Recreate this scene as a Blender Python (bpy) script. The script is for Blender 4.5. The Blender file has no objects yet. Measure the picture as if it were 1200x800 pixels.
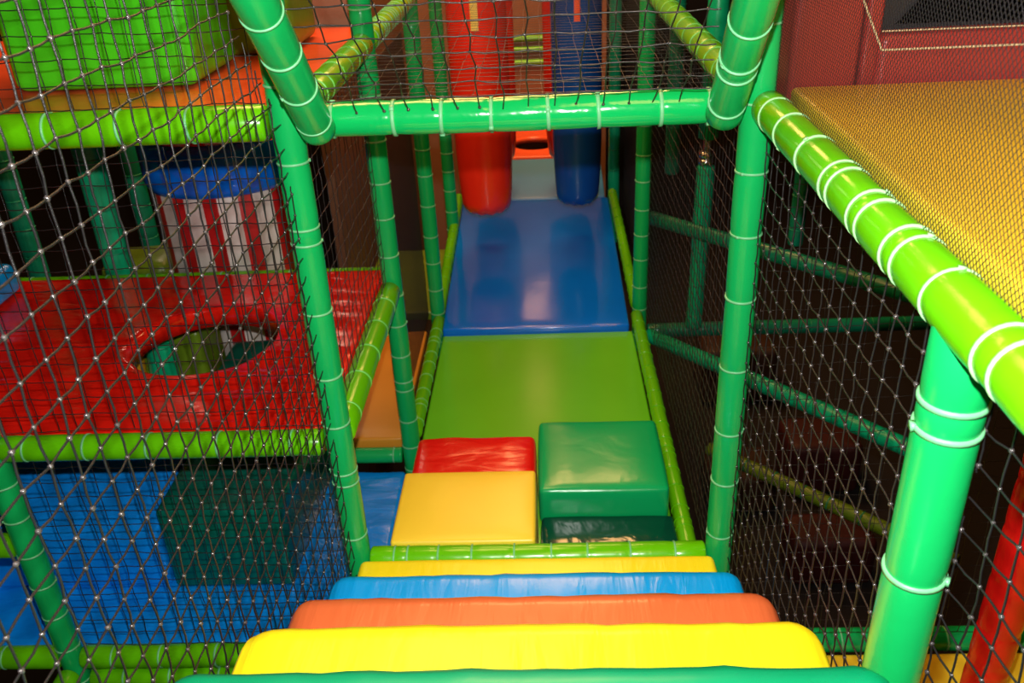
import bpy, bmesh, math, random
from mathutils import Vector, Matrix, noise
random.seed(7)
S = bpy.context.scene
COL = S.collection
PI = math.pi

# ------------------------------------------------------------------ materials
def _new(name):
    m = bpy.data.materials.new(name); m.use_nodes = True
    nt = m.node_tree; nt.nodes.clear()
    out = nt.nodes.new('ShaderNodeOutputMaterial')
    b = nt.nodes.new('ShaderNodeBsdfPrincipled')
    nt.links.new(b.outputs[0], out.inputs[0])
    return m, nt, b

def vinyl(name, col, rough=.25, bump=.12, scale=9.0, stretch=(1, 1, 1), spec=.5, var=.10):
    """glossy PVC skin over foam: slight mottling, soft creases in the bump"""
    m, nt, b = _new(name)
    tc = nt.nodes.new('ShaderNodeTexCoord')
    mp = nt.nodes.new('ShaderNodeMapping'); mp.inputs['Scale'].default_value = stretch
    nt.links.new(tc.outputs['Object'], mp.inputs[0])
    n1 = nt.nodes.new('ShaderNodeTexNoise'); n1.inputs['Scale'].default_value = scale; n1.inputs['Detail'].default_value = 3
    n1.inputs['Distortion'].default_value = .6
    nt.links.new(mp.outputs[0], n1.inputs['Vector'])
    n2 = nt.nodes.new('ShaderNodeTexNoise'); n2.inputs['Scale'].default_value = 3.0
    nt.links.new(tc.outputs['Object'], n2.inputs['Vector'])
    mx = nt.nodes.new('ShaderNodeMix'); mx.data_type = 'RGBA'
    c = list(col) + [1]
    mx.inputs['A'].default_value = [v * (1 - var) for v in col] + [1]
    mx.inputs['B'].default_value = [min(1, v * (1 + var)) for v in col] + [1]
    nt.links.new(n2.outputs['Fac'], mx.inputs['Factor'])
    nt.links.new(mx.outputs['Result'], b.inputs['Base Color'])
    bp = nt.nodes.new('ShaderNodeBump'); bp.inputs['Strength'].default_value = bump; bp.inputs['Distance'].default_value = .02
    nt.links.new(n1.outputs['Fac'], bp.inputs['Height'])
    nt.links.new(bp.outputs[0], b.inputs['Normal'])
    b.inputs['Roughness'].default_value = rough
    b.inputs['Specular IOR Level'].default_value = spec
    return m

def plain(name, col, rough=.5, metal=0.0, spec=.5, scale=20, bump=.1):
    m, nt, b = _new(name)
    tc = nt.nodes.new('ShaderNodeTexCoord')
    n = nt.nodes.new('ShaderNodeTexNoise'); n.inputs['Scale'].default_value = scale
    nt.links.new(tc.outputs['Object'], n.inputs['Vector'])
    bp = nt.nodes.new('ShaderNodeBump'); bp.inputs['Strength'].default_value = bump; bp.inputs['Distance'].default_value = .01
    nt.links.new(n.outputs['Fac'], bp.inputs['Height']); nt.links.new(bp.outputs[0], b.inputs['Normal'])
    b.inputs['Base Color'].default_value = list(col) + [1]
    b.inputs['Roughness'].default_value = rough; b.inputs['Metallic'].default_value = metal
    b.inputs['Specular IOR Level'].default_value = spec
    return m

def stripes(name):
    m, nt, b = _new(name)
    tc = nt.nodes.new('ShaderNodeTexCoord')
    sp = nt.nodes.new('ShaderNodeSeparateXYZ'); nt.links.new(tc.outputs['Object'], sp.inputs[0])
    at = nt.nodes.new('ShaderNodeMath'); at.operation = 'ARCTAN2'
    nt.links.new(sp.outputs['Y'], at.inputs[0]); nt.links.new(sp.outputs['X'], at.inputs[1])
    mu = nt.nodes.new('ShaderNodeMath'); mu.operation = 'MULTIPLY_ADD'
    mu.inputs[1].default_value = 14 / (2 * PI); mu.inputs[2].default_value = 14.2
    nt.links.new(at.outputs[0], mu.inputs[0])
    fr = nt.nodes.new('ShaderNodeMath'); fr.operation = 'FRACT'; nt.links.new(mu.outputs[0], fr.inputs[0])
    gt = nt.nodes.new('ShaderNodeMath'); gt.operation = 'GREATER_THAN'; gt.inputs[1].default_value = .58
    nt.links.new(fr.outputs[0], gt.inputs[0])
    mx = nt.nodes.new('ShaderNodeMix'); mx.data_type = 'RGBA'
    mx.inputs['A'].default_value = (.80, .72, .66, 1); mx.inputs['B'].default_value = (.55, .012, .012, 1)
    nt.links.new(gt.outputs[0], mx.inputs['Factor']); nt.links.new(mx.outputs['Result'], b.inputs['Base Color'])
    b.inputs['Roughness'].default_value = .35
    return m

def rope(name, col, scale=900, rough=.38, spec=.6, bump=.5):
    m, nt, b = _new(name)
    tc = nt.nodes.new('ShaderNodeTexCoord')
    w = nt.nodes.new('ShaderNodeTexNoise'); w.inputs['Scale'].default_value = scale
    nt.links.new(tc.outputs['Object'], w.inputs['Vector'])
    bp = nt.nodes.new('ShaderNodeBump'); bp.inputs['Strength'].default_value = bump; bp.inputs['Distance'].default_value = .001
    nt.links.new(w.outputs['Fac'], bp.inputs['Height']); nt.links.new(bp.outputs[0], b.inputs['Normal'])
    b.inputs['Base Color'].default_value = list(col) + [1]
    b.inputs['Roughness'].default_value = rough; b.inputs['Specular IOR Level'].default_value = spec
    return m

M = dict(
    green=vinyl('vinyl_green', (.006, .43, .10), .24, .08, 14),
    green_rail=vinyl('vinyl_green_beam', (.004, .47, .105), .16, .22, 10),
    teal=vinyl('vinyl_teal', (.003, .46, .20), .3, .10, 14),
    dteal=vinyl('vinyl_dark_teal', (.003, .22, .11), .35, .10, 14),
    lime=vinyl('vinyl_lime', (.12, .54, .002), .22, .10, 12),
    olive=vinyl('vinyl_olive', (.14, .24, .01), .35, .12, 8),
    yellow=vinyl('vinyl_yellow', (.96, .82, .012), .30, .2, 7, (2.5, .4, 1)),
    gold=vinyl('vinyl_gold', (1.0, .72, .045), .33, .08, 6),
    amber=vinyl('vinyl_amber', (.88, .42, .02), .34, .08, 6),
    blue_step=vinyl('vinyl_sky_blue', (.001, .36, .96), .24, .3, 7, (2.5, .4, 1)),
    orange_step=vinyl('vinyl_orange', (.70, .15, .045), .26, .25, 7, (2.5, .4, 1)),
    green_step=vinyl('vinyl_sea_green', (.001, .27, .115), .30, .08, 7),
    red=vinyl('vinyl_red', (.76, .009, .007), .2, .45, 5, (1, 2.2, 1)),
    red_floor=vinyl('vinyl_red_floor', (.90, .014, .006), .15, .5, 2.2, (1.0, 4.5, 1)),
    green_block=vinyl('vinyl_emerald', (.004, .44, .13), .22, .12, 7),
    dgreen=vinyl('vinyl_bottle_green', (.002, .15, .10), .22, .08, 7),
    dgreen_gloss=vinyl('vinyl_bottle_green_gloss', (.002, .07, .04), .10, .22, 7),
    green_mat=vinyl('vinyl_grass_green', (.13, .58, .016), .22, .05, 4),
    blue_mat=vinyl('vinyl_royal_blue', (.002, .165, .86), .13, .06, 4),
    blue_floor=vinyl('vinyl_blue_floor', (.003, .29, 1.0), .22, .4, 6, (1, 3, 1)),
    slate=vinyl('vinyl_slate_blue', (.06, .26, .55), .3, .05, 4),
    bag_red=vinyl('vinyl_bag_red', (.95, .028, .01), .22, .06, 8),
    bag_blue=vinyl('vinyl_bag_blue', (.005, .065, .34), .22, .06, 8),
    orange=vinyl('vinyl_orange_red', (.92, .12, .04), .24, .15, 5),
    block_lime=vinyl('vinyl_block_green', (.06, .58, .01), .26, .08, 5),
    ochre=vinyl('vinyl_ochre', (.72, .30, .03), .3, .06, 5),
    maroon=vinyl('vinyl_maroon', (.42, .045, .035), .32, .10, 8),
    cream=plain('cream_piping', (.85, .72, .45), .4),
    tie=plain('tie_nylon', (.18, .58, .27), .4, bump=.02),
    tie_lime=plain('tie_nylon_lime', (.34, .68, .31), .4, bump=.02),
    rope=rope('net_rope', (.012, .011, .012), rough=.32, spec=.6),
    knot=rope('net_knot', (.06, .052, .052), rough=.2, spec=1.0),
    mesh=rope('fine_mesh_cord', (.012, .011, .013), rough=.55, spec=.3, bump=.1),
    dark_panel=plain('dark_mesh_panel', (.012, .011, .014), .6, scale=300),
    brown=plain('brown_board', (.25, .11, .05), .6),
    brown_dark=plain('brown_board_dark', (.11, .055, .03), .6),
    wall=plain('hall_wall_paint', (.012, .007, .005), .8),
    floor=plain('hall_carpet', (.010, .006, .005), .9, scale=200, bump=.4),
    ceil=plain('hall_ceiling_paint', (.03, .02, .016), .9),
    steel=plain('clamp_steel', (.65, .65, .62), .25, 1.0),
    tie_soft=plain('tie_nylon_soft', (.16, .60, .10), .4, bump=.02),
    tie_dark=plain('tie_nylon_dark', (.01, .30, .14), .4, bump=.02),
    deck_yellow=vinyl('vinyl_deck_yellow', (.98, .66, .03), .36, .05, 5),
    void_red=plain('dimmed_red_vinyl', (.05, .004, .003), .6), void_brown=plain('dimmed_brown_vinyl', (.04, .014, .005), .6),  # base colours darkened to stand in for the lack of light there
    striped=stripes('striped_vinyl'),
    black=plain('matt_black', (.006, .006, .006), .7),
    band_yellow=vinyl('vinyl_tag_yellow', (.9, .7, .15), .35),
)

# ------------------------------------------------------------------ object helpers
def link(name, bm_or_me, mat, parent=None, loc=None, smooth=True, rot=None):
    if isinstance(bm_or_me, bmesh.types.BMesh):
        me = bpy.data.meshes.new(name); bm_or_me.normal_update(); bm_or_me.to_mesh(me); bm_or_me.free()
    else:
        me = bm_or_me; me.name = name
    if smooth:
        me.polygons.foreach_set('use_smooth', [True] * len(me.polygons))
    for mm in (mat if isinstance(mat, (list, tuple)) else [mat]):
        me.materials.append(mm)
    o = bpy.data.objects.new(name, me); COL.objects.link(o)
    if parent: o.parent = parent
    if loc is not None: o.location = loc
    if rot is not None: o.rotation_euler = rot
    return o

def tag(o, label, cat, group=None, kind=None):
    o['label'] = label; o['category'] = cat
    if group: o['group'] = group
    if kind: o['kind'] = kind
    return o

def root(name, loc, label, cat, group=None):
    e = bpy.data.objects.new(name, None); COL.objects.link(e); e.location = loc
    e.empty_display_size = .1
    return tag(e, label, cat, group)

def ring_lathe(bm, prof, n, axis=None, caps=True):
    """prof: list of (radius, z[, ox, oy])"""
    rows = []
    for p in prof:
        r, z = p[0], p[1]; ox, oy = (p[2], p[3]) if len(p) > 2 else (0, 0)
        rows.append([bm.verts.new((ox + r * math.cos(2 * PI * k / n), oy + r * math.sin(2 * PI * k / n), z)) for k in range(n)])
    for a, b in zip(rows, rows[1:]):
        for k in range(n):
            bm.faces.new((a[k], a[(k + 1) % n], b[(k + 1) % n], b[k]))
    if caps:
        bm.faces.new(list(reversed(rows[0]))); bm.faces.new(rows[-1])
    return rows

def frame_to(A, B):
    d = (Vector(B) - Vector(A)).normalized()
    return d.to_track_quat('Z', 'Y')

def padded_pole(name, label, cat, A, B, mat, d=.085, tie=None, gap=.17, tw=.0028, ties=True, group=None, seed=None, pairs=()):
    """foam-padded steel tube: vinyl sleeve pinched under nylon cable ties (its children)"""
    rnd = random.Random(seed if seed is not None else label)
    if tie is None: tie = M['tie_dark'] if mat in (M['dteal'], M['olive'], M['teal']) else M['tie']
    A = Vector(A); B = Vector(B); L = (B - A).length; q = frame_to(A, B)
    pos = []
    s = gap * rnd.uniform(.3, .7)
    while s < L - .03:
        pos.append(s)
        if rnd.random() < .10: pos.append(s + .045)
        s += gap * rnd.uniform(.85, 1.15)
    pos = [p for p in pos if p < L - .02]
    r = d / 2
    n = 28 if L < 4 else 16
    prof = []; z = 0.0
    zs = sorted(set([0.0, L] + [p + dz for p in pos for dz in (-.03, -.012, 0, .012, .03) if 0 < p + dz < L] + [L * k / 12 for k in range(1, 12)]))
    for z in zs:
        k = min([abs(z - p) for p in pos] + [1])
        rr = r * (1 - .055 * math.exp(-(k / .012) ** 2)) * (1 + .012 * noise.noise(Vector((z * 9, rnd.random() * .01, 3.1))))
        prof.append((rr, z, .002 * noise.noise(Vector((z * 3, 1.7, len(label)))), .002 * noise.noise(Vector((z * 3, 9.7, len(label))))))
    prof = [(r * .9, 0 - .0)] + prof[1:-1] + [(r * .9, L)]
    prof = [prof[0], (r, min(.006, L * .1))] + prof[1:-1] + [(r, L - min(.006, L * .1)), prof[-1]]
    bm = bmesh.new(); ring_lathe(bm, prof, n)
    o = root(name, A, label, cat, group); o.rotation_mode = 'QUATERNION'; o.rotation_quaternion = q
    link('foam_sleeve', bm, mat, o)
    bm = bmesh.new(); ring_lathe(bm, [(r * .5, .001), (r * .5, L - .001)], 16); link('steel_tube', bm, M['steel'], o)
    if ties:
        for p in pos:
            bm = bmesh.new()
            ri, ro = r * .93, r * .955 + tw
            rows = ring_lathe(bm, [(ri, -tw), (ro, -tw), (ro + .0004, 0), (ro, tw), (ri, tw)], 28, caps=False)
            a = rnd.uniform(0, 2 * PI)
            mt = Matrix.Translation((ro * math.cos(a), ro * math.sin(a), 0)) @ Matrix.Rotation(a, 4, 'Z')
            g = bmesh.ops.create_cube(bm, size=1, matrix=mt @ Matrix.Diagonal((tw * 1.6, tw * 3.2, tw * 2.6, 1)))
            # slight tilt as real ties have
            bmesh.ops.rotate(bm, verts=bm.verts, matrix=Matrix.Rotation(rnd.uniform(-.05, .05), 3, 'X'))
            link('cable_tie', bm, tie, o, (0, 0, p))
    return o

def rbox_bm(sx, sy, sz, r=.03, n=16, puff=.008, wr=.0, seed=0, shear=None, wscale=5.0, wst=(1, 1, 1)):
    """rounded, slightly puffed cushion; origin at the centre of its base"""
    bm = bmesh.new()
    def axis(s, m):
        h = s / 2; e = [0, .15, .35, .6, 1.0]
        rr = min(r, h)
        a = [-h + rr * t for t in e]
        inner = [(-h + rr) + (s - 2 * rr) * k / m for k in range(1, m)]
        return a + inner + [-x for x in reversed(a)]
    X, Y, Z = axis(sx, n), axis(sy, n), axis(sz, 4)
    nx, ny, nz = len(X), len(Y), len(Z)
    V = {}
    def vert(i, j, k):
        if (i, j, k) in V: return V[i, j, k]
        p = Vector((X[i], Y[j], Z[k]))
        c = Vector((max(-sx / 2 + r, min(sx / 2 - r, p.x)) if sx > 2 * r else 0,
                    max(-sy / 2 + r, min(sy / 2 - r, p.y)) if sy > 2 * r else 0,
                    max(-sz / 2 + min(r, sz / 2), min(sz / 2 - min(r, sz / 2), p.z))))
        dlt = p - c
        if dlt.length > 1e-9:
            rr = min(r, sz / 2)
            v = Vector((dlt.x / r, dlt.y / r, dlt.z / rr)).normalized()
            p = c + Vector((v.x * r, v.y * r, v.z * rr))
        fx = max(0, 1 - (2 * p.x / sx) ** 4); fy = max(0, 1 - (2 * p.y / sy) ** 4); fz = max(0, 1 - (2 * p.z / sz) ** 4)
        w = noise.noise(Vector((p.x * wscale * wst[0] + seed, p.y * wscale * wst[1], p.z * wscale * wst[2] + 7))) * wr
        q = p.copy()
        if k == nz - 1: q.z += puff * fx * fy + w
        if k == 0: pass
        elif i in (0, nx - 1): q.x += math.copysign(puff * .6 * fy * fz, p.x) + w * .5
        elif j in (0, ny - 1): q.y += math.copysign(puff * .6 * fx * fz, p.y) + w * .8
        q.z += sz / 2
        if shear: q = shear(q)
        V[i, j, k] = bm.verts.new(q); return V[i, j, k]
    def face(a, b, c, d): bm.faces.new((a, b, c, d))
    for i in range(nx - 1):
        for j in range(ny - 1):
            face(vert(i, j, 0), vert(i, j + 1, 0), vert(i + 1, j + 1, 0), vert(i + 1, j, 0))
            face(vert(i, j, nz - 1), vert(i + 1, j, nz - 1), vert(i + 1, j + 1, nz - 1), vert(i, j + 1, nz - 1))
    for i in range(nx - 1):
        for k in range(nz - 1):
            face(vert(i, 0, k), vert(i + 1, 0, k), vert(i + 1, 0, k + 1), vert(i, 0, k + 1))
            face(vert(i, ny - 1, k), vert(i, ny - 1, k + 1), vert(i + 1, ny - 1, k + 1), vert(i + 1, ny - 1, k))
    for j in range(ny - 1):
        for k in range(nz - 1):
            face(vert(0, j, k), vert(0, j, k + 1), vert(0, j + 1, k + 1), vert(0, j + 1, k))
            face(vert(nx - 1, j, k), vert(nx - 1, j + 1, k), vert(nx - 1, j + 1, k + 1), vert(nx - 1, j, k + 1))
    return bm

def cushion(name, label, cat, x0, x1, y0, y1, z0, z1, mat, group=None, rot=None, parent=None, **kw):
    bm = rbox_bm(x1 - x0, y1 - y0, z1 - z0, **kw)
    o = link(name, bm, mat, parent, ((x0 + x1) / 2, (y0 + y1) / 2, z0), rot=rot)
    if label: tag(o, label, cat, group)
    return o

def slab_with_hole(name, label, cat, x0, x1, y0, y1, z0, z1, cx, cy, R, mat, wr=.004, lip=.012, group=None):
    """padded deck mat with a round climb-through hole"""
    N = 96; bm = bmesh.new()
    def hit(a):
        c, s = math.cos(a), math.sin(a); t = 1e9
        if c > 1e-9: t = min(t, (x1 - cx) / c)
        if c < -1e-9: t = min(t, (x0 - cx) / c)
        if s > 1e-9: t = min(t, (y1 - cy) / s)
        if s < -1e-9: t = min(t, (y0 - cy) / s)
        return t
    corners = [math.atan2(yy - cy, xx - cx) % (2 * PI) for xx in (x0, x1) for yy in (y0, y1)]
    angs = [2 * PI * k / N for k in range(N)]
    for c in corners:
        k = min(range(N), key=lambda k: abs(angs[k] - c)); angs[k] = c
    fr = [0, .01, .03, .07, .13, .22, .34, .48, .64, .8, .93, .98, 1.0]
    rows = []
    for i, f in enumerate(fr):
        row = []
        for a in angs:
            T = hit(a); t = R + (T - R) * f
            x, y = cx + t * math.cos(a), cy + t * math.sin(a)
            edge = (T - t)
            z = z1 + wr * noise.noise(Vector((x * 3, y * 9, 2.2))) * min(1, edge / .1)
            z += lip * math.exp(-((t - R - .03) / .03) ** 2)
            if i == 0: z -= .012
            if i == len(fr) - 1: z -= .02
            row.append(bm.verts.new((x, y, z)))
        rows.append(row)
    low = [bm.verts.new((cx + R * math.cos(a), cy + R * math.sin(a), z0)) for a in angs]
    outl = [bm.verts.new((cx + hit(a) * math.cos(a), cy + hit(a) * math.sin(a), z0)) for a in angs]
    seq = [low] + rows + [outl, low]
    for A, B in zip(seq, seq[1:]):
        for k in range(N):
            bm.faces.new((A[k], B[k], B[(k + 1) % N], A[(k + 1) % N]))
    bmesh.ops.translate(bm, verts=bm.verts, vec=(-cx, -cy, -z0))
    o = link(name, bm, mat, None, (cx, cy, z0))
    return tag(o, label, cat, group)

# ------------------------------------------------------------------ nets
def net(name, label, O, U, V, nu, nv, cell, rad, inside, group=None, jit=.12, knots=True, sag=None, mat=None, diamond=False, clip=True, seed=1, kscale=2.0, loose_start=False):
    """square-mesh safety net: every cord is a small tube, every crossing a knot. O origin, U/V unit axes."""
    rnd = random.Random(seed)
    O = Vector(O); U = Vector(U).normalized(); V = Vector(V).normalized(); N = U.cross(V)
    P = {}
    for i in range(nu + 1):
        for j in range(nv + 1):
            u = cell * i; v = cell * j
            if diamond: u, v = cell * (i + .5 * (j % 2)), cell * .5 * j * 1.15
            lo = .012 * noise.noise(Vector((u * 2.2, v * 2.2, seed * 3.3)))
            lo2 = .012 * noise.noise(Vector((u * 2.2, v * 2.2, seed * 5.3 + 9)))
            du = cell * jit * rnd.uniform(-1, 1) + lo; dv = cell * jit * rnd.uniform(-1, 1) + lo2
            dn = cell * jit * rnd.uniform(-1, 1) * .6
            if sag: dn += sag(u, v)
            P[i, j] = (u + du, v + dv, dn)
    def w(p): return O + U * p[0] + V * p[1] + N * p[2]
    verts = []; faces = []; kverts = []; kfaces = []
    used = set()
    ns = 5 if rad > .0012 else 3
    def tube(a, b):
        d = (b - a)
        if d.length < 1e-5: return
        d.normalize(); s = d.orthogonal().normalized(); t = d.cross(s)
        b0 = len(verts)
        for p in (a, b):
            for k in range(ns):
                an = 2 * PI * k / ns
                verts.append(p + (s * math.cos(an) + t * math.sin(an)) * rad)
        for k in range(ns):
            faces.append((b0 + k, b0 + (k + 1) % ns, b0 + ns + (k + 1) % ns, b0 + ns + k))
    for (i, j), p in P.items():
        for q in (((i, j + 1), (i + (1 if j % 2 else -1), j + 1)) if diamond else ((i + 1, j), (i, j + 1))):
            if q not in P: continue
            if loose_start and j == 0 and q[1] == 0: continue
            a, b = p, P[q]
            ia, ib = inside(a[0], a[1]), inside(b[0], b[1])
            if not ia and not ib: continue
            if ia: used.add((i, j))
            if ib: used.add(q)
            if ia != ib:
                if not clip: continue
                lo_, hi_ = (a, b) if ia else (b, a)
                for _ in range(7):
                    m_ = tuple((x + y) / 2 for x, y in zip(lo_, hi_))
                    if inside(m_[0], m_[1]): lo_ = m_
                    else: hi_ = m_
                a, b = (a, lo_) if ia else (b, lo_)
            A, B = w(a), w(b)
            if rad > .0012:
                mid = (A + B) / 2 + Vector((0, 0, -cell * .02)) + N * cell * rnd.uniform(-.04, .04)
                tube(A, mid); tube(mid, B)
            else: tube(A, B)
    nrope = len(faces)
    if knots:
        kr = rad * kscale
        for ij in used:
            c = w(P[ij]); b0 = len(verts)
            rr = kr * rnd.uniform(.85, 1.15)
            for k, z in ((0, -1.1), (6, -.45), (6, .45), (0, 1.1)):
                if k == 0: verts.append(c + (U * .4 + V * z) * rr)
                else:
                    for t in range(6):
                        an = 2 * PI * t / 6 + rnd.uniform(-.2, .2)
                        verts.append(c + (U * math.cos(an) + N * math.sin(an) * .9 + V * z) * rr * rnd.uniform(.85, 1.1))
            for t in range(6):
                u_ = (t + 1) % 6
                faces.append((b0, b0 + 1 + u_, b0 + 1 + t)); faces.append((b0 + 1 + t, b0 + 1 + u_, b0 + 7 + u_, b0 + 7 + t)); faces.append((b0 + 13, b0 + 7 + t, b0 + 7 + u_))
    me = bpy.data.meshes.new(name)
    me.from_pydata([tuple(v - O) for v in verts], [], faces)
    o = link(name, me, [mat or M['rope'], M['knot']], None, O)
    if knots:
        me.polygons.foreach_set('material_index', [0] * nrope + [1] * (len(faces) - nrope))
    return tag(o, label, 'net', group)

# ------------------------------------------------------------------ fitted geometry constants
HB = 1.449          # height of the upper rails
HR = .453           # height of the red deck's rails
SL = .90            # slope of the staircase

# ------------------------------------------------------------------ the hall (dark)
def wall(name, size, loc, mat):
    bm = bmesh.new(); bmesh.ops.create_cube(bm, size=1, matrix=Matrix.Diagonal((*size, 1)))
    o = link(name, bm, mat, None, loc, smooth=False); o['kind'] = 'structure'; return o
wall('floor', (13, 14, .1), (0, 2, -2.05), M['floor'])
wall('ceiling', (13, 14, .1), (0, 2, 3.85), M['ceil'])
wall('wall_back', (13, .1, 5.9), (0, 8.95, .9), M['wall'])
wall('wall_front', (13, .1, 5.9), (0, -4.95, .9), M['wall'])
wall('wall_left', (.1, 14, 5.9), (-6.45, 2, .9), M['wall'])
wall('wall_right', (.1, 14, 5.9), (6.45, 2, .9), M['wall'])
wall('wall_middle', (1.85, .06, 5.85), (-.275, 6.1, .925), M['brown'])
wall('wall_passage', (.05, 3.4, 4.0), (-1.18, 4.35, .0), M['brown_dark'])

# ------------------------------------------------------------------ posts
G1 = 'green padded frame posts'
def post(label, x, y, z0, z1, mat, d=.085, **kw):
    return padded_pole('padded_post', label, 'post', (x, y, z0), (x, y, z1), mat, d, **kw)
post('bright green padded post at the left foot of the stairs, beside the red deck', -.6, 0, -.60, 2.5, M['green'], gap=.2)
post('bright green padded post at the right foot of the stairs, under the handrail start', .6, 0, -.60, 2.5, M['green'], gap=.2)
post('thick green padded post nearest the camera at lower right, crossed by a slack net edge', .622, -1.19, -.75, 1.44, M['green'], d=.092, gap=.24, tw=.0042)
post('green padded post left of the passage where the red deck side rail ends', -.6, 1.15, -.60, 2.5, M['green'], gap=.16)
post('thin green padded post left of the passage, beside the near end of the blue ramp', -.6, 2.45, -.60, 2.5, M['green'], gap=.16)
post('thin green padded post left of the passage, just left of the red punch bags', -.60, 3.6, -.60, 2.5, M['green'], gap=.15)
post('green padded post right of the passage, at the corner of green mat and blue ramp', .6, 2.45, -.60, 2.5, M['green'], gap=.16)
post('distant green padded post right of the passage, just right of the blue punch bag', .58, 4.2, -.60, 2.5, M['teal'], gap=.15)
post('green padded corner post at far lower left, in front of the blue wedge', -1.715, 0, -.62, 1.40, M['green'], gap=.15)
post('teal padded post standing behind the red deck, left of the striped roller', -1.93, 1.47, -.60, 1.38, M['teal'], d=.12, gap=.2)
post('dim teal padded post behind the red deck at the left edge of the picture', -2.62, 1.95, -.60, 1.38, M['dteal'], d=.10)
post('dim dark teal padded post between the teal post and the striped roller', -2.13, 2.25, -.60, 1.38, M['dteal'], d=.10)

# ------------------------------------------------------------------ rails
def rail(label, A, B, mat, d=.085, name='padded_rail', cat='rail', **kw):
    return padded_pole(name, label, cat, A, B, mat, d, **kw)
rail('glossy green padded crossbeam over the passage entrance at the foot of the stairs', (-.5585, 0, HB), (.5585, 0, HB), M['green_rail'], d=.088, gap=.14, tw=.0045, name='padded_crossbeam', cat='beam')
rail('green padded sloping beam rising towards the camera from the left end of the crossbeam', (-.505, -.06, 1.44), (-.46, -1.05, 1.44 + .99 * .90), M['green'], d=.09, gap=.16, name='padded_sloping_beam', cat='beam')
rail('green padded sloping beam rising towards the camera from the right end of the crossbeam', (.505, -.06, 1.44), (.44, -1.05, 1.44 + .99 * .90), M['green'], d=.09, gap=.16, name='padded_sloping_beam', cat='beam')
rail('thick lime padded handrail running along the top of the right net towards the camera', (.6186, -.046, HB), (.6186, -1.95, HB), M['lime'], d=.09, gap=.165, tie=M['tie_lime'], tw=.003, name='padded_handrail', cat='rail')
rail('lime padded rail along the front edge of the upper orange deck at top left', (-2.9, 0, HB), (-.65, 0, HB), M['lime'], d=.094, gap=.2)
rail('lime padded rail along the front edge of the red deck', (-1.67, 0, HR), (-.65, 0, HR), M['lime'], d=.085, gap=.2)
rail('lime padded rail along the right side of the red deck, running back into the picture', (-.605, .05, HR), (-.605, 1.10, HR), M['lime'], d=.092, gap=.21, tie=M['tie_soft'])
rail('lime padded rail along the back edge of the red deck under the striped roller', (-3.2, 1.36, HR - .035), (-.66, 1.36, HR - .035), M['lime'], d=.07)
rail('yellowish lime padded rail running back from the left sloping beam beside the orange deck', (-.6, .05, HB), (-.6, 1.10, HB), M['lime'], d=.088, gap=.15, tie=M['tie_soft'], tw=.002)
rail('short lime padded rail beyond the upper left green post, top centre left', (-.6, 1.20, HB), (-.6, 2.40, HB), M['lime'], d=.088, gap=.09)
rail('yellowish lime padded rail running back from the right sloping beam at top right', (.6, .05, HB), (.6, 2.40, HB), M['lime'], d=.088, gap=.15, tie=M['tie_soft'], tw=.002)
rail('lime padded sill rail between the post feet, behind the lowest yellow tread', (-.555, 0, -.026), (.555, 0, -.026), M['lime'], d=.085, gap=.13)
rail('thin lime padded edge rail along the right side of the grass green mat', (.577, .06, -.345), (.577, 2.40, -.345), M['lime'], d=.07, gap=.13, tie=M['lime'])
rail('thin lime padded edge rail along the left side of the grass green mat', (-.59, 1.21, -.345), (-.59, 2.40, -.345), M['lime'], d=.07, gap=.13, tie=M['tie_soft'])
rail('thin lime padded edge rail along the left side of the blue ramp', (-.594, 2.50, -.33), (-.585, 4.05, -.15), M['lime'], d=.065, gap=.13, tie=M['lime'])
rail('thin lime padded edge rail along the right side of the blue ramp', (.584, 2.50, -.33), (.556, 4.05, -.15), M['lime'], d=.065, gap=.13, tie=M['lime'])
rail('green padded floor rail between the ochre mat and the crumpled blue mat', (-.94, 1.15, -.42), (-.648, 1.15, -.42), M['green'], d=.075)
rail('upper of two lime padded floor rails at the bottom left, before the blue floor', (-1.67, 0, -.47), (-.65, 0, -.47), M['lime'], d=.085, gap=.2)
rail('lower of two lime padded floor rails at the bottom left corner', (-1.66, 0, -.575), (-.65, 0, -.575), M['lime'], d=.085, gap=.2)
rail('lime padded floor rail running towards the camera from the far left corner post', (-1.715, -.05, -.52), (-1.715, -.9, -.52), M['lime'], d=.085)
rail('short lime padded rail reaching the left picture edge at mid height of the corner post', (-2.6, 0, .06), (-1.76, 0, .06), M['lime'], d=.085)
rail('green padded floor rail beyond the dark green box at lower left picture edge', (-2.9, 0, -.47), (-1.76, 0, -.47), M['lime'], d=.085)
# rails in the dark void on the right
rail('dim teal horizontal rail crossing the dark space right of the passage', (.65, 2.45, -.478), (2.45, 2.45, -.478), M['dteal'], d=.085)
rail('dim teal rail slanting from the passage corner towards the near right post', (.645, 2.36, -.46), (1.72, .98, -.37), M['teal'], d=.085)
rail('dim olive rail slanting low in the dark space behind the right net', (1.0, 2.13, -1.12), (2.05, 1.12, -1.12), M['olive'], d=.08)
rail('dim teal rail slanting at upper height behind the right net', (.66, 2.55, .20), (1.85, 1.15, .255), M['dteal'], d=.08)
rail('dark green floor edge rail behind the low amber mat at lower right', (.66, .035, -.47), (2.1, .035, -.47), M['green'], d=.085)

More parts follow.
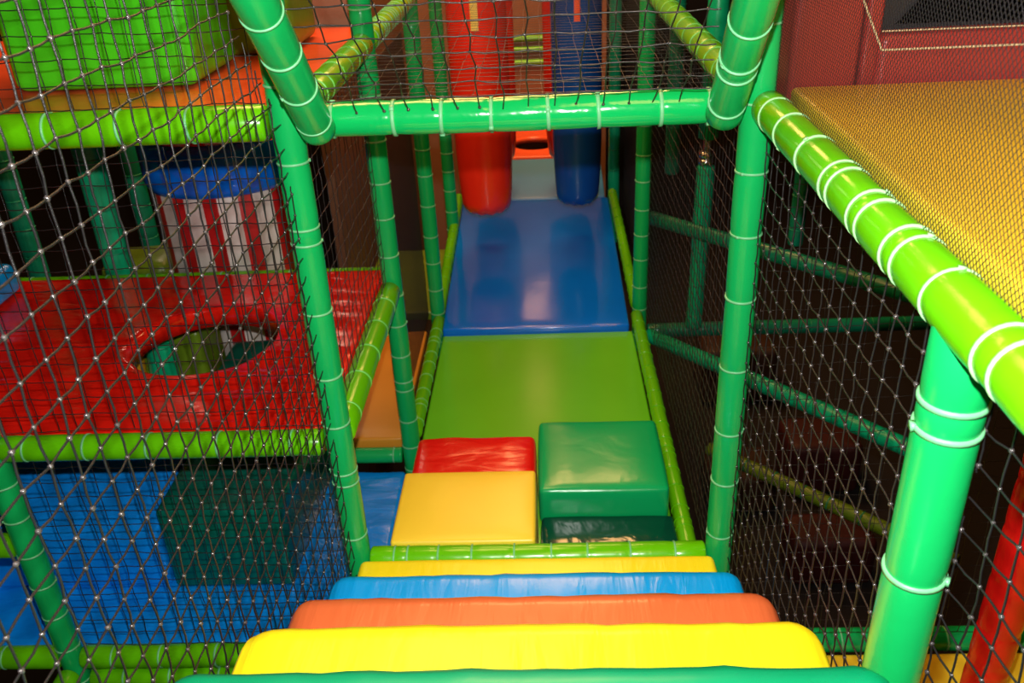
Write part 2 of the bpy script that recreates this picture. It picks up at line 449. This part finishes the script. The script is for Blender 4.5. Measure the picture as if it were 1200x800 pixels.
# tall post with a metal clamp in the dark space
o = padded_pole('clamped_post', 'teal padded post with silver clamp near its top in the dark space at right', 'post', (.915, 2.40, -.43), (.93, 2.40, .545), M['teal'], d=.095)
bm = bmesh.new(); ring_lathe(bm, [(.024, -.03), (.024, .20)], 20); link('bare_tube', bm, M['steel'], o, (0, 0, .965))
bm = bmesh.new(); ring_lathe(bm, [(.03, 0), (.047, .004), (.047, .028), (.034, .03), (.034, .038), (.047, .04), (.047, .064), (.03, .068)], 24); link('clamp', bm, M['steel'], o, (0, 0, .985))
bm = bmesh.new(); ring_lathe(bm, [(.03, 0), (.052, .006), (.052, 1.2), (.03, 1.206)], 24); link('upper_sleeve', bm, M['teal'], o, (0, 0, 1.12))
o = padded_pole('shade_cut_post', 'short dim teal post end hanging left of the silver clamped post', 'post', (.805, 2.8, .38), (.80, 2.8, 2.4), M['dteal'], d=.085)  # shade put into the shape: the post ends where its lit piece ends
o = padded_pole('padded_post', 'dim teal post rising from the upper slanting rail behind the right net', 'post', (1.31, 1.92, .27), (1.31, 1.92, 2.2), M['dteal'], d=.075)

# ------------------------------------------------------------------ stairs
def tread(label, y, z, mat, x0, x1, seed, r=.055, depth=.36, h=.24, wr=.004):
    # y = far edge (nosing), z = top
    return cushion('stair_tread', label, 'stair tread', x0, x1, y - depth, y, z - h, z - .007, mat, 'padded stair treads',
                   r=r, n=26, puff=.007, wr=wr, seed=seed, wscale=5, wst=(3.2, .7, 1))
tread('thin yellow padded tread lowest on the stairs, right behind the lime sill rail', -.055, .03, M['yellow'], -.578, .572, 3, r=.02, depth=.30, wr=.0015)
tread('sky blue padded stair tread with a crinkled rounded front', -.345, .248, M['blue_step'], -.58, .58, 11, r=.045, depth=.33)
tread('orange padded stair tread between the blue and the wide yellow treads', -.660, .478, M['orange_step'], -.578, .578, 23, r=.055, depth=.34)
tread('wide bright yellow padded stair tread second from the bottom of the picture', -.968, .706, M['yellow'], -.566, .572, 31, r=.06, depth=.34)
tread('sea green padded stair tread cut off by the bottom of the picture', -1.276, .932, M['green_step'], -.562, .570, 43, r=.06, depth=.36)

# ------------------------------------------------------------------ passage floor
cushion('foam_block', 'gold yellow foam block at the foot of the stairs beside the emerald block', 'foam block', -.50, -.004, .05, .445, -.36, .0, M['gold'], 'foam step blocks', r=.013, n=12, puff=.008)
cushion('foam_block', 'low red foam block behind the gold block, creased on top', 'foam block', -.515, -.012, .465, .905, -.36, -.155, M['red'], 'foam step blocks', r=.025, n=18, puff=.012, wr=.006, seed=5, wscale=7, wst=(1, 1.4, 1))
cushion('foam_block', 'emerald green foam block with glossy rounded front, right of the red block', 'foam block', .004, .522, .555, 1.05, -.36, -.185, M['green_block'], 'foam step blocks', r=.02, n=16, puff=.010, wr=.002, seed=8)
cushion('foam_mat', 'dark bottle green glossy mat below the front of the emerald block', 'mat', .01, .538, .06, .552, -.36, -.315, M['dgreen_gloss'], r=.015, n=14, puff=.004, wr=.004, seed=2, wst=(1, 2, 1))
cushion('floor_mat', 'grass green floor mat of the passage behind the foam blocks', 'mat', -.552, .539, .05, 2.235, -.42, -.362, M['green_mat'], r=.012, n=24, puff=.004)
def ramp(name, label, x0, x1, y0, y1, zn, zf, th, mat, **kw):
    sy = y1 - y0
    bm = rbox_bm(x1 - x0, sy, th, r=.012, n=22, puff=.003, shear=lambda q: Vector((q.x, q.y, q.z + (zf - zn) * (q.y + sy / 2) / sy)), **kw)
    return tag(link(name, bm, mat, None, ((x0 + x1) / 2, (y0 + y1) / 2, zn - th)), label, 'ramp')
ramp('ramp_mat', 'royal blue glossy ramp mat rising behind the grass green mat', -.553, .52, 2.24, 4.0, -.325, -.168, .07, M['blue_mat'], wr=.0025, seed=4, wst=(1, .8, 1))
ramp('ramp_mat', 'slate blue steeper ramp between the punch bags at the end of the passage', -.53, .50, 4.01, 4.60, -.165, -.04, .06, M['slate'])
slab_with_hole('deck_mat', 'orange deck mat with a dark round hole beyond the slate blue ramp', 'mat', -.40, .27, 4.62, 6.02, -.07, -.03, -.02, 4.99, .185, M['orange'], wr=.002, lip=.008)

# punch bags
def punch_bag(label, x, y, r, zb, zt, mat, strap=None):
    t = root('punch_bag', (x, y, zb), label, 'punch bag', 'punch bags in the passage')
    bm = bmesh.new(); prof = []
    for k in range(9):
        a = PI / 2 * k / 8
        prof.append((max(.001, (r * .55) + (r * .35) * math.sin(a)) if k else r * .35, .085 * (1 - math.cos(a))))
    H = zt - zb
    prof += [(r * .93, .14), (r * .97, .25), (r, .40)] + [(r, .4 + (H - .45) * k / 6) for k in range(1, 7)] + [(r * .8, H)]
    ring_lathe(bm, prof, 40)
    for v in bm.verts:
        a = math.atan2(v.co.y, v.co.x); f = math.exp(-((v.co.z - .03) / .06) ** 2)
        v.co.z += .006 * f * math.sin(a * 11)
    link('bag_body', bm, mat, t)
    bm = bmesh.new(); ring_lathe(bm, [(.012, 0), (.012, .35)], 10); link('hanging_cord', bm, M['black'], t, (0, 0, H))
    if strap:
        m, z0, z1, w = strap
        bm = bmesh.new(); n = 6; rows = []
        for z in (z0, (z0 + z1) / 2, z1):
            for off in (.004,):
                rows.append([bm.verts.new(((r + off) * math.sin(w * (k / n - .5)), -(r + off) * math.cos(w * (k / n - .5)), z - zb)) for k in range(n + 1)])
        for A, B in zip(rows, rows[1:]):
            for k in range(n): bm.faces.new((A[k], A[k + 1], B[k + 1], B[k]))
        bmesh.ops.recalc_face_normals(bm, faces=bm.faces[:])
        bmesh.ops.translate(bm, verts=bm.verts, vec=(0, -.004, 0))
        link('vertical_strap', bm, m, t)
    return t
punch_bag('red cylindrical punch bag hanging low on the left of the blue ramp', -.318, 3.20, .178, .05, 2.6, M['bag_red'], (M['band_yellow'], 1.19, 2.2, .24))
punch_bag('dark blue cylindrical punch bag hanging on the right of the blue ramp', .272, 3.30, .155, .055, 2.6, M['bag_blue'], (M['orange'], 1.20, 2.2, .22))
punch_bag('red punch bag half hidden behind the front red bag', -.318, 4.12, .188, .105, 2.6, M['bag_red'])
punch_bag('red punch bag showing as a strip left of the dark blue bag', .262, 4.12, .192, .105, 2.6, M['bag_red'])
# rungs on the far wall
for k, (z, lab) in enumerate(((.64, 'topmost'), (.544, 'middle'), (.431, 'lowest'))):
    rail(f'{lab} of three short lime rungs on the far brown wall between the bags', (-.25, 6.047, z), (.22, 6.047, z), M['lime'], d=.05, name='padded_rung', cat='rung', ties=False, group=None)

# ------------------------------------------------------------------ red deck, left middle
slab_with_hole('deck_mat', 'shiny red creased deck mat with a round climb-through hole', 'mat', -3.2, -.655, .05, 1.318, .385, .462, -1.255, .69, .272, M['red_floor'], wr=.008, lip=.004)
cushion('foam_block', 'blue foam block on the red deck at the left picture edge', 'foam block', -2.75, -2.235, .78, 1.2, .468, .60, M['blue_step'], r=.03, n=8)
# striped roller
t = root('striped_roller', (-1.44, 1.785, -.47), 'upright red and white striped roller with a blue band behind the red deck', 'roller')
bm = bmesh.new(); ring_lathe(bm, [(.32, 0), (.35, .02), (.35, 1.78), (.32, 1.80)], 64); link('roller_body', bm, M['striped'], t)
bm = bmesh.new(); ring_lathe(bm, [(.342, -.12), (.37, -.112), (.382, -.08), (.382, .08), (.37, .112), (.342, .12)], 64, caps=False); link('blue_band', bm, M['blue_mat'], t, (0, 0, 1.36))
bm = bmesh.new(); ring_lathe(bm, [(.04, 0), (.04, .4)], 16); link('axle', bm, M['steel'], t, (0, 0, 1.8))
cushion('foam_block', 'small lime cushion behind the red deck beside the striped roller', 'foam block', -2.22, -1.87, 1.80, 2.1, -.47, .31, M['olive'], r=.05, n=10, wr=.012, seed=3)

# ------------------------------------------------------------------ upper left orange deck
cushion('deck_mat', 'orange red upper deck mat under the big green block at top left', 'mat', -2.9, -.655, .055, 1.55, 1.385, 1.455, M['orange'], r=.015, n=24, puff=.004, wr=.005, seed=4)
t = root('big_foam_block', (-1.255, .625, 1.462), 'big bright green foam block standing on the orange deck at top left', 'foam block')
link('block_body', rbox_bm(.565, .42, .85, r=.035, n=14, puff=.012, wr=.003, seed=6), M['block_lime'], t)
cushion('foam_block', 'olive foam block behind the big green block on the orange deck', 'foam block', -1.35, -.80, .90, 1.30, 1.462, 2.3, M['olive'], r=.04, n=10, wr=.004)
cushion('padded_wall_panel', 'dark green padded panel at the back of the orange deck, top left', 'panel', -1.7, -.66, 1.62, 1.70, 1.60, 2.2, M['dteal'], r=.02, n=8)
cushion('backing_board', 'brown board below the dark green panel behind the orange deck', 'panel', -1.7, -.66, 1.60, 1.66, 1.40, 1.595, M['brown'], r=.01, n=4, puff=0)

# ------------------------------------------------------------------ lower left
cushion('floor_mat', 'crumpled blue floor mat under the red deck at lower left', 'mat', -2.9, -.63, .05, 1.10, -.56, -.475, M['blue_floor'], r=.02, n=36, puff=.004, wr=.010, seed=9, wscale=6, wst=(1.0, 2.6, 1))
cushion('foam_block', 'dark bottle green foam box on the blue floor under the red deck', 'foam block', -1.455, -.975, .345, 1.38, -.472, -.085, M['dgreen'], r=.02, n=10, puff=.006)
ramp('foam_wedge', 'blue foam wedge left of the dark green box under the red deck', -2.6, -1.475, .36, 1.08, -.20, .02, .27, M['blue_floor'], wr=.004, seed=2)
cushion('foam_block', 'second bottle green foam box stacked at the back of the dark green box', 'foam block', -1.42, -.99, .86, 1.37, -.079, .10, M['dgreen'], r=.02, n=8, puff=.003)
cushion('floor_mat', 'ochre floor mat left of the passage behind the lower floor rail', 'mat', -1.13, -.652, 1.20, 2.30, -.42, -.36, M['ochre'], r=.012, n=10, puff=.004)
cushion('floor_mat', 'small olive lime mat left of the blue ramp, beside the thin post', 'mat', -1.12, -.645, 2.55, 3.55, -.42, -.36, M['olive'], r=.012, n=8, puff=.004)
padded_pole('padded_post', 'teal padded post end seen through the left side of the hole in the red deck', 'post', (-1.62, 1.02, .05), (-1.60, 1.02, .365), M['teal'], d=.12)
padded_pole('padded_post', 'amber padded post end at the leftmost tip of the hole in the red deck', 'post', (-1.735, 1.0, .05), (-1.715, 1.0, .365), M['amber'], d=.09, ties=False)
cushion('foam_block', 'olive foam block under the hole in the red deck beside the striped roller', 'foam block', -1.80, -1.47, 1.12, 1.37, -.47, .28, M['olive'], r=.03, n=10)

# ------------------------------------------------------------------ upper right platform
cushion('deck_mat', 'bright yellow upper deck mat behind the fine black mesh at right', 'mat', .67, 2.4, -2.1, -.03, 1.42, 1.497, M['deck_yellow'], r=.015, n=20, puff=.003)
t = root('padded_window_panel', (.66, 0, 1.36), 'maroon padded wall with a dark window opening above the yellow deck', 'panel')
def sub(name, x0, x1, y0, y1, z0, z1, mat, **kw):
    bm = rbox_bm(x1 - x0, y1 - y0, z1 - z0, **kw)
    return link(name, bm, mat, t, ((x0 + x1) / 2 - .66, (y0 + y1) / 2, z0 - 1.36))
sub('side_cushion', .665, .829, -.025, .09, 1.36, 2.4, M['maroon'], r=.014, n=8, puff=.003)
sub('jamb_cushion', .843, .885, .0, .09, 1.36, 2.4, M['maroon'], r=.012, n=6, puff=.002)
sub('sill_cushion', .882, 2.4, -.005, .09, 1.36, 1.605, M['maroon'], r=.02, n=10, puff=.006)
sub('dark_mesh', .80, 2.4, .06, .075, 1.60, 2.4, M['dark_panel'], r=.004, n=4, puff=0)
# slanting flap seen in the opening
bm = bmesh.new()
pts = [(.93, .045, 1.622), (2.4, .045, 1.615), (2.4, .045, 2.4), (1.55, .045, 2.3), (1.0, .045, 1.70)]
f = bm.faces.new([bm.verts.new((p[0] - .66, p[1], p[2] - 1.36)) for p in pts]); bmesh.ops.solidify(bm, geom=[f], thickness=.012)
link('slanting_flap', bm, M['maroon'], t, smooth=False)
def tube_path(pts, r, n=8):
    bm = bmesh.new(); prev = None
    for a, b in zip(pts, pts[1:]):
        a, b = Vector(a), Vector(b); q = frame_to(a, b)
        rows = []
        for p in (a, b):
            rows.append([bm.verts.new(p + q @ Vector((r * math.cos(2 * PI * k / n), r * math.sin(2 * PI * k / n), 0))) for k in range(n)])
        for k in range(n): bm.faces.new((rows[0][k], rows[0][(k + 1) % n], rows[1][(k + 1) % n], rows[1][k]))
    return bm
link('piping', tube_path([(p[0] - .66, p[1], p[2] - 1.36) for p in [(.82, -.029, 1.69), (.845, -.02, 1.645), (.884, -.016, 1.572), (1.2, -.016, 1.572), (2.4, -.016, 1.572)]], .0028), M['cream'], t)
link('window_cord', tube_path([(p[0] - .66, p[1], p[2] - 1.36) for p in [(.885, .0, 1.613), (1.2, .0, 1.613), (2.4, .0, 1.613)]], .002), M['cream'], t)

# lower right
cushion('floor_mat', 'amber yellow floor mat low at the bottom right corner', 'mat', .69, 2.2, -1.6, -.02, -.56, -.475, M['deck_yellow'], r=.02, n=14, puff=.004)
padded_pole('padded_post', 'bright red padded post behind the net at the lower right corner', 'post', (1.35, -.35, -.472), (1.35, -.35, 1.36), M['red'], d=.12, ties=False)
# foam shapes deep in the dark space, their dimness put into the base colours
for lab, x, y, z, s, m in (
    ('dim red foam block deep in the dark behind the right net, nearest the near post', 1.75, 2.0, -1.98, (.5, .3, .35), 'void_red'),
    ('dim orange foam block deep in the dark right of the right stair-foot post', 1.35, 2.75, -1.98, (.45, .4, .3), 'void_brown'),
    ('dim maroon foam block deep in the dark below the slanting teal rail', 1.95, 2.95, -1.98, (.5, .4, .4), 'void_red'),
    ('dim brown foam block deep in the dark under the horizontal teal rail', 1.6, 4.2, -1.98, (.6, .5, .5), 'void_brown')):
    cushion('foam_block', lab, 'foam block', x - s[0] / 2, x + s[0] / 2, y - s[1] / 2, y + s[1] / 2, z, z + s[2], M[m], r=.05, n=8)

# ------------------------------------------------------------------ nets
top = lambda y: HB + .02 + SL * max(0, -y)                 # underside of the sloping beams
stairs_bottom = lambda y: -.56 + max(0, -y - .0) * SL
C6 = .0605
net('safety_net', 'coarse black knotted net along the left side of the stairs, nearest the camera', (-.603, -.047, -.66), (0, -1, 0), (0, 0, 1), 33, 60, C6, .0019,
    lambda u, v: 0 <= u < 2.0 and -.02 < v and v - .66 < 1.46 + 1.22 * u, seed=1, jit=.06, kscale=2.3)
net('safety_net', 'black knotted net along the right side of the stairs below the lime handrail', (.622, -.047, -.60), (0, -1, 0), (0, 0, 1), 19, 35, C6, .0019,
    lambda u, v: 0 <= u < 1.085 and -.02 < v < 2.005, seed=2, jit=.05, kscale=2.3)
net('safety_net', 'black knotted net wrapping the near right post at lower right', (.672, -1.20, -.60), (.12, -1, 0), (0, 0, 1), 16, 35, C6, .0019,
    lambda u, v: 0 <= u < .95 and -.02 < v < 1.97, seed=3, jit=.06, kscale=2.3)
sd = Vector((0, -1, SL)).normalized()
net('roof_net', 'black knotted net stretched between the two sloping beams above the stairs', (-.466, -.048, HB + .026), (1, 0, 0), sd, 15, 26, .0620, .0018,
    lambda u, v: 0 <= u <= .935 - .1 * v and 0 <= v < 1.5, seed=4, jit=.08, kscale=2.2, loose_start=True)
net('safety_net', 'black net across the front of the red deck, between its lime rails', (-1.66, .012, HR + .05), (1, 0, 0), (0, 0, 1), 17, 16, C6, .0015,
    lambda u, v: u < 1.01 and v < .89, seed=5, jit=.05, kscale=1.5)
net('safety_net', 'black net across the front of the blue floor at lower left', (-1.66, .012, -.42), (1, 0, 0), (0, 0, 1), 17, 14, C6, .0016,
    lambda u, v: u < 1.01 and v < .82, seed=6, jit=.05, kscale=1.5)
net('safety_net', 'black net across the front of the upper orange deck at top left', (-2.0, .012, HB + .05), (1, 0, 0), (0, 0, 1), 23, 14, C6, .0015,
    lambda u, v: u < 1.35 and v < .8, seed=7, jit=.05, kscale=1.5)
net('safety_net', 'black net above the right side rail of the red deck, facing the passage', (-.612, .05, HR + .05), (0, 1, 0), (0, 0, 1), 17, 15, C6, .0014,
    lambda u, v: u < 1.05 and v < .89, seed=8, jit=.07)
net('safety_net', 'black net along the right side of the passage behind the right stair-foot post', (.63, .05, -.30), (0, 1, 0), (0, 0, 1), 44, 33, .053, .0015,
    lambda u, v: u < 2.33 and v < 1.69, seed=9, jit=.05, kscale=1.5)
net('safety_net', 'black net across the dark space right of the right stair-foot post', (.665, .0, -.40), (1, 0, 0), (0, 0, 1), 18, 29, C6, .0012,
    lambda u, v: u < 1.05 and v < 1.72, seed=14, jit=.05, kscale=1.4)
net('fine_mesh', 'dark fine mesh along the left side of the passage beside the green mat', (-.647, 1.20, -.30), (0, 1, 0), (0, 0, 1), 75, 98, .0165, .0011,
    lambda u, v: u < 1.20 and v < 1.60, seed=10, jit=.03, knots=False, mat=M['mesh'])
net('fine_mesh', 'dark fine mesh along the right side of the blue ramp', (.648, 2.50, -.30), (0, 1, 0), (0, 0, 1), 102, 100, .0165, .0011,
    lambda u, v: u < 1.64 and v < 1.63, seed=11, jit=.03, knots=False, mat=M['mesh'])
net('fine_mesh', 'fine black mesh screen rising from the lime handrail in front of the yellow deck', (.634, .0, HB + .022), (0, -1, 0), (0, 0, 1), 172, 115, .0115, .0006,
    lambda u, v: 0 <= u < 1.95 and 0 <= v < .75, seed=12, jit=.03, knots=False, mat=M['mesh'], diamond=True, clip=False)
net('roof_net', 'sparse black net roof over the passage behind the crossbeam', (-.55, .05, HB + .01), (1, 0, 0), (0, 1, 0), 18, 40, .0605, .0009,
    lambda u, v: u < 1.1 and v < 2.35, seed=13, jit=.04, knots=False)

# ------------------------------------------------------------------ camera (fitted to the photograph)
F, CX, CY, CZ, PITCH, YAW, ROLL = 1030.62, .0611, -2.2473, 1.9985, .4930, -.0482, .0496
cp, sp, cy_, sy_ = math.cos(PITCH), math.sin(PITCH), math.cos(YAW), math.sin(YAW)
fw = Vector((sy_ * cp, cy_ * cp, -sp)); rt = Vector((cy_, -sy_, 0)); dn = fw.cross(rt)
c, s = math.cos(ROLL), math.sin(ROLL)
R0 = c * rt + s * dn; D0 = -s * rt + c * dn
cam = bpy.data.cameras.new('camera'); co = bpy.data.objects.new('camera', cam); COL.objects.link(co)
mw = Matrix((R0, -D0, -fw)).transposed().to_4x4(); mw.translation = Vector((CX, CY, CZ)); co.matrix_world = mw
cam.sensor_width = 36; cam.lens = F / 1200 * 36; cam.clip_start = .05
cam.dof.use_dof = True; cam.dof.focus_distance = 1.9; cam.dof.aperture_fstop = 6.3
S.camera = co

# ------------------------------------------------------------------ light
def light(name, kind, loc, energy, col, rot=None, **kw):
    l = bpy.data.lights.new(name, kind); l.energy = energy; l.color = col
    for k, v in kw.items(): setattr(l, k, v)
    o = bpy.data.objects.new(name, l); COL.objects.link(o); o.location = loc
    if rot: o.rotation_euler = rot
    return o
fl = Vector((CX, CY, CZ)) - D0 * .17 + fw * .02
light('camera_flash', 'POINT', fl, 225, (1, .97, .93), shadow_soft_size=.018)
W = (1, .50, .18)
light('hall_lamp_far', 'AREA', (0, 4.6, 3.7), 130, W, shape='RECTANGLE', size=1.6, size_y=1.6)
light('hall_lamp_middle', 'AREA', (-.8, 1.6, 3.7), 70, W, shape='RECTANGLE', size=1.6, size_y=1.2)
light('hall_lamp_near', 'AREA', (.8, -1.8, 3.7), 30, W, shape='RECTANGLE', size=1.2, size_y=1.2)
light('passage_end_lamp', 'AREA', (0, 6.0, 2.45), 12, (1, .82, .62), rot=(PI / 2, 0, 0), shape='RECTANGLE', size=.5, size_y=.6)
light('hall_lamp_left', 'AREA', (-2.5, 4.6, 2.75), 13, (1, .72, .5), rot=(-PI / 3.2, 0, 0), shape='RECTANGLE', size=1.3, size_y=.35)
wd = bpy.data.worlds.new('hall_dark'); S.world = wd; wd.use_nodes = True
wd.node_tree.nodes['Background'].inputs[0].default_value = (.02, .012, .008, 1)
wd.node_tree.nodes['Background'].inputs[1].default_value = .2

S.view_settings.view_transform = 'Standard'; S.view_settings.look = 'None'
S.view_settings.exposure = .33; S.view_settings.gamma = 1; S.view_settings.use_curve_mapping = False
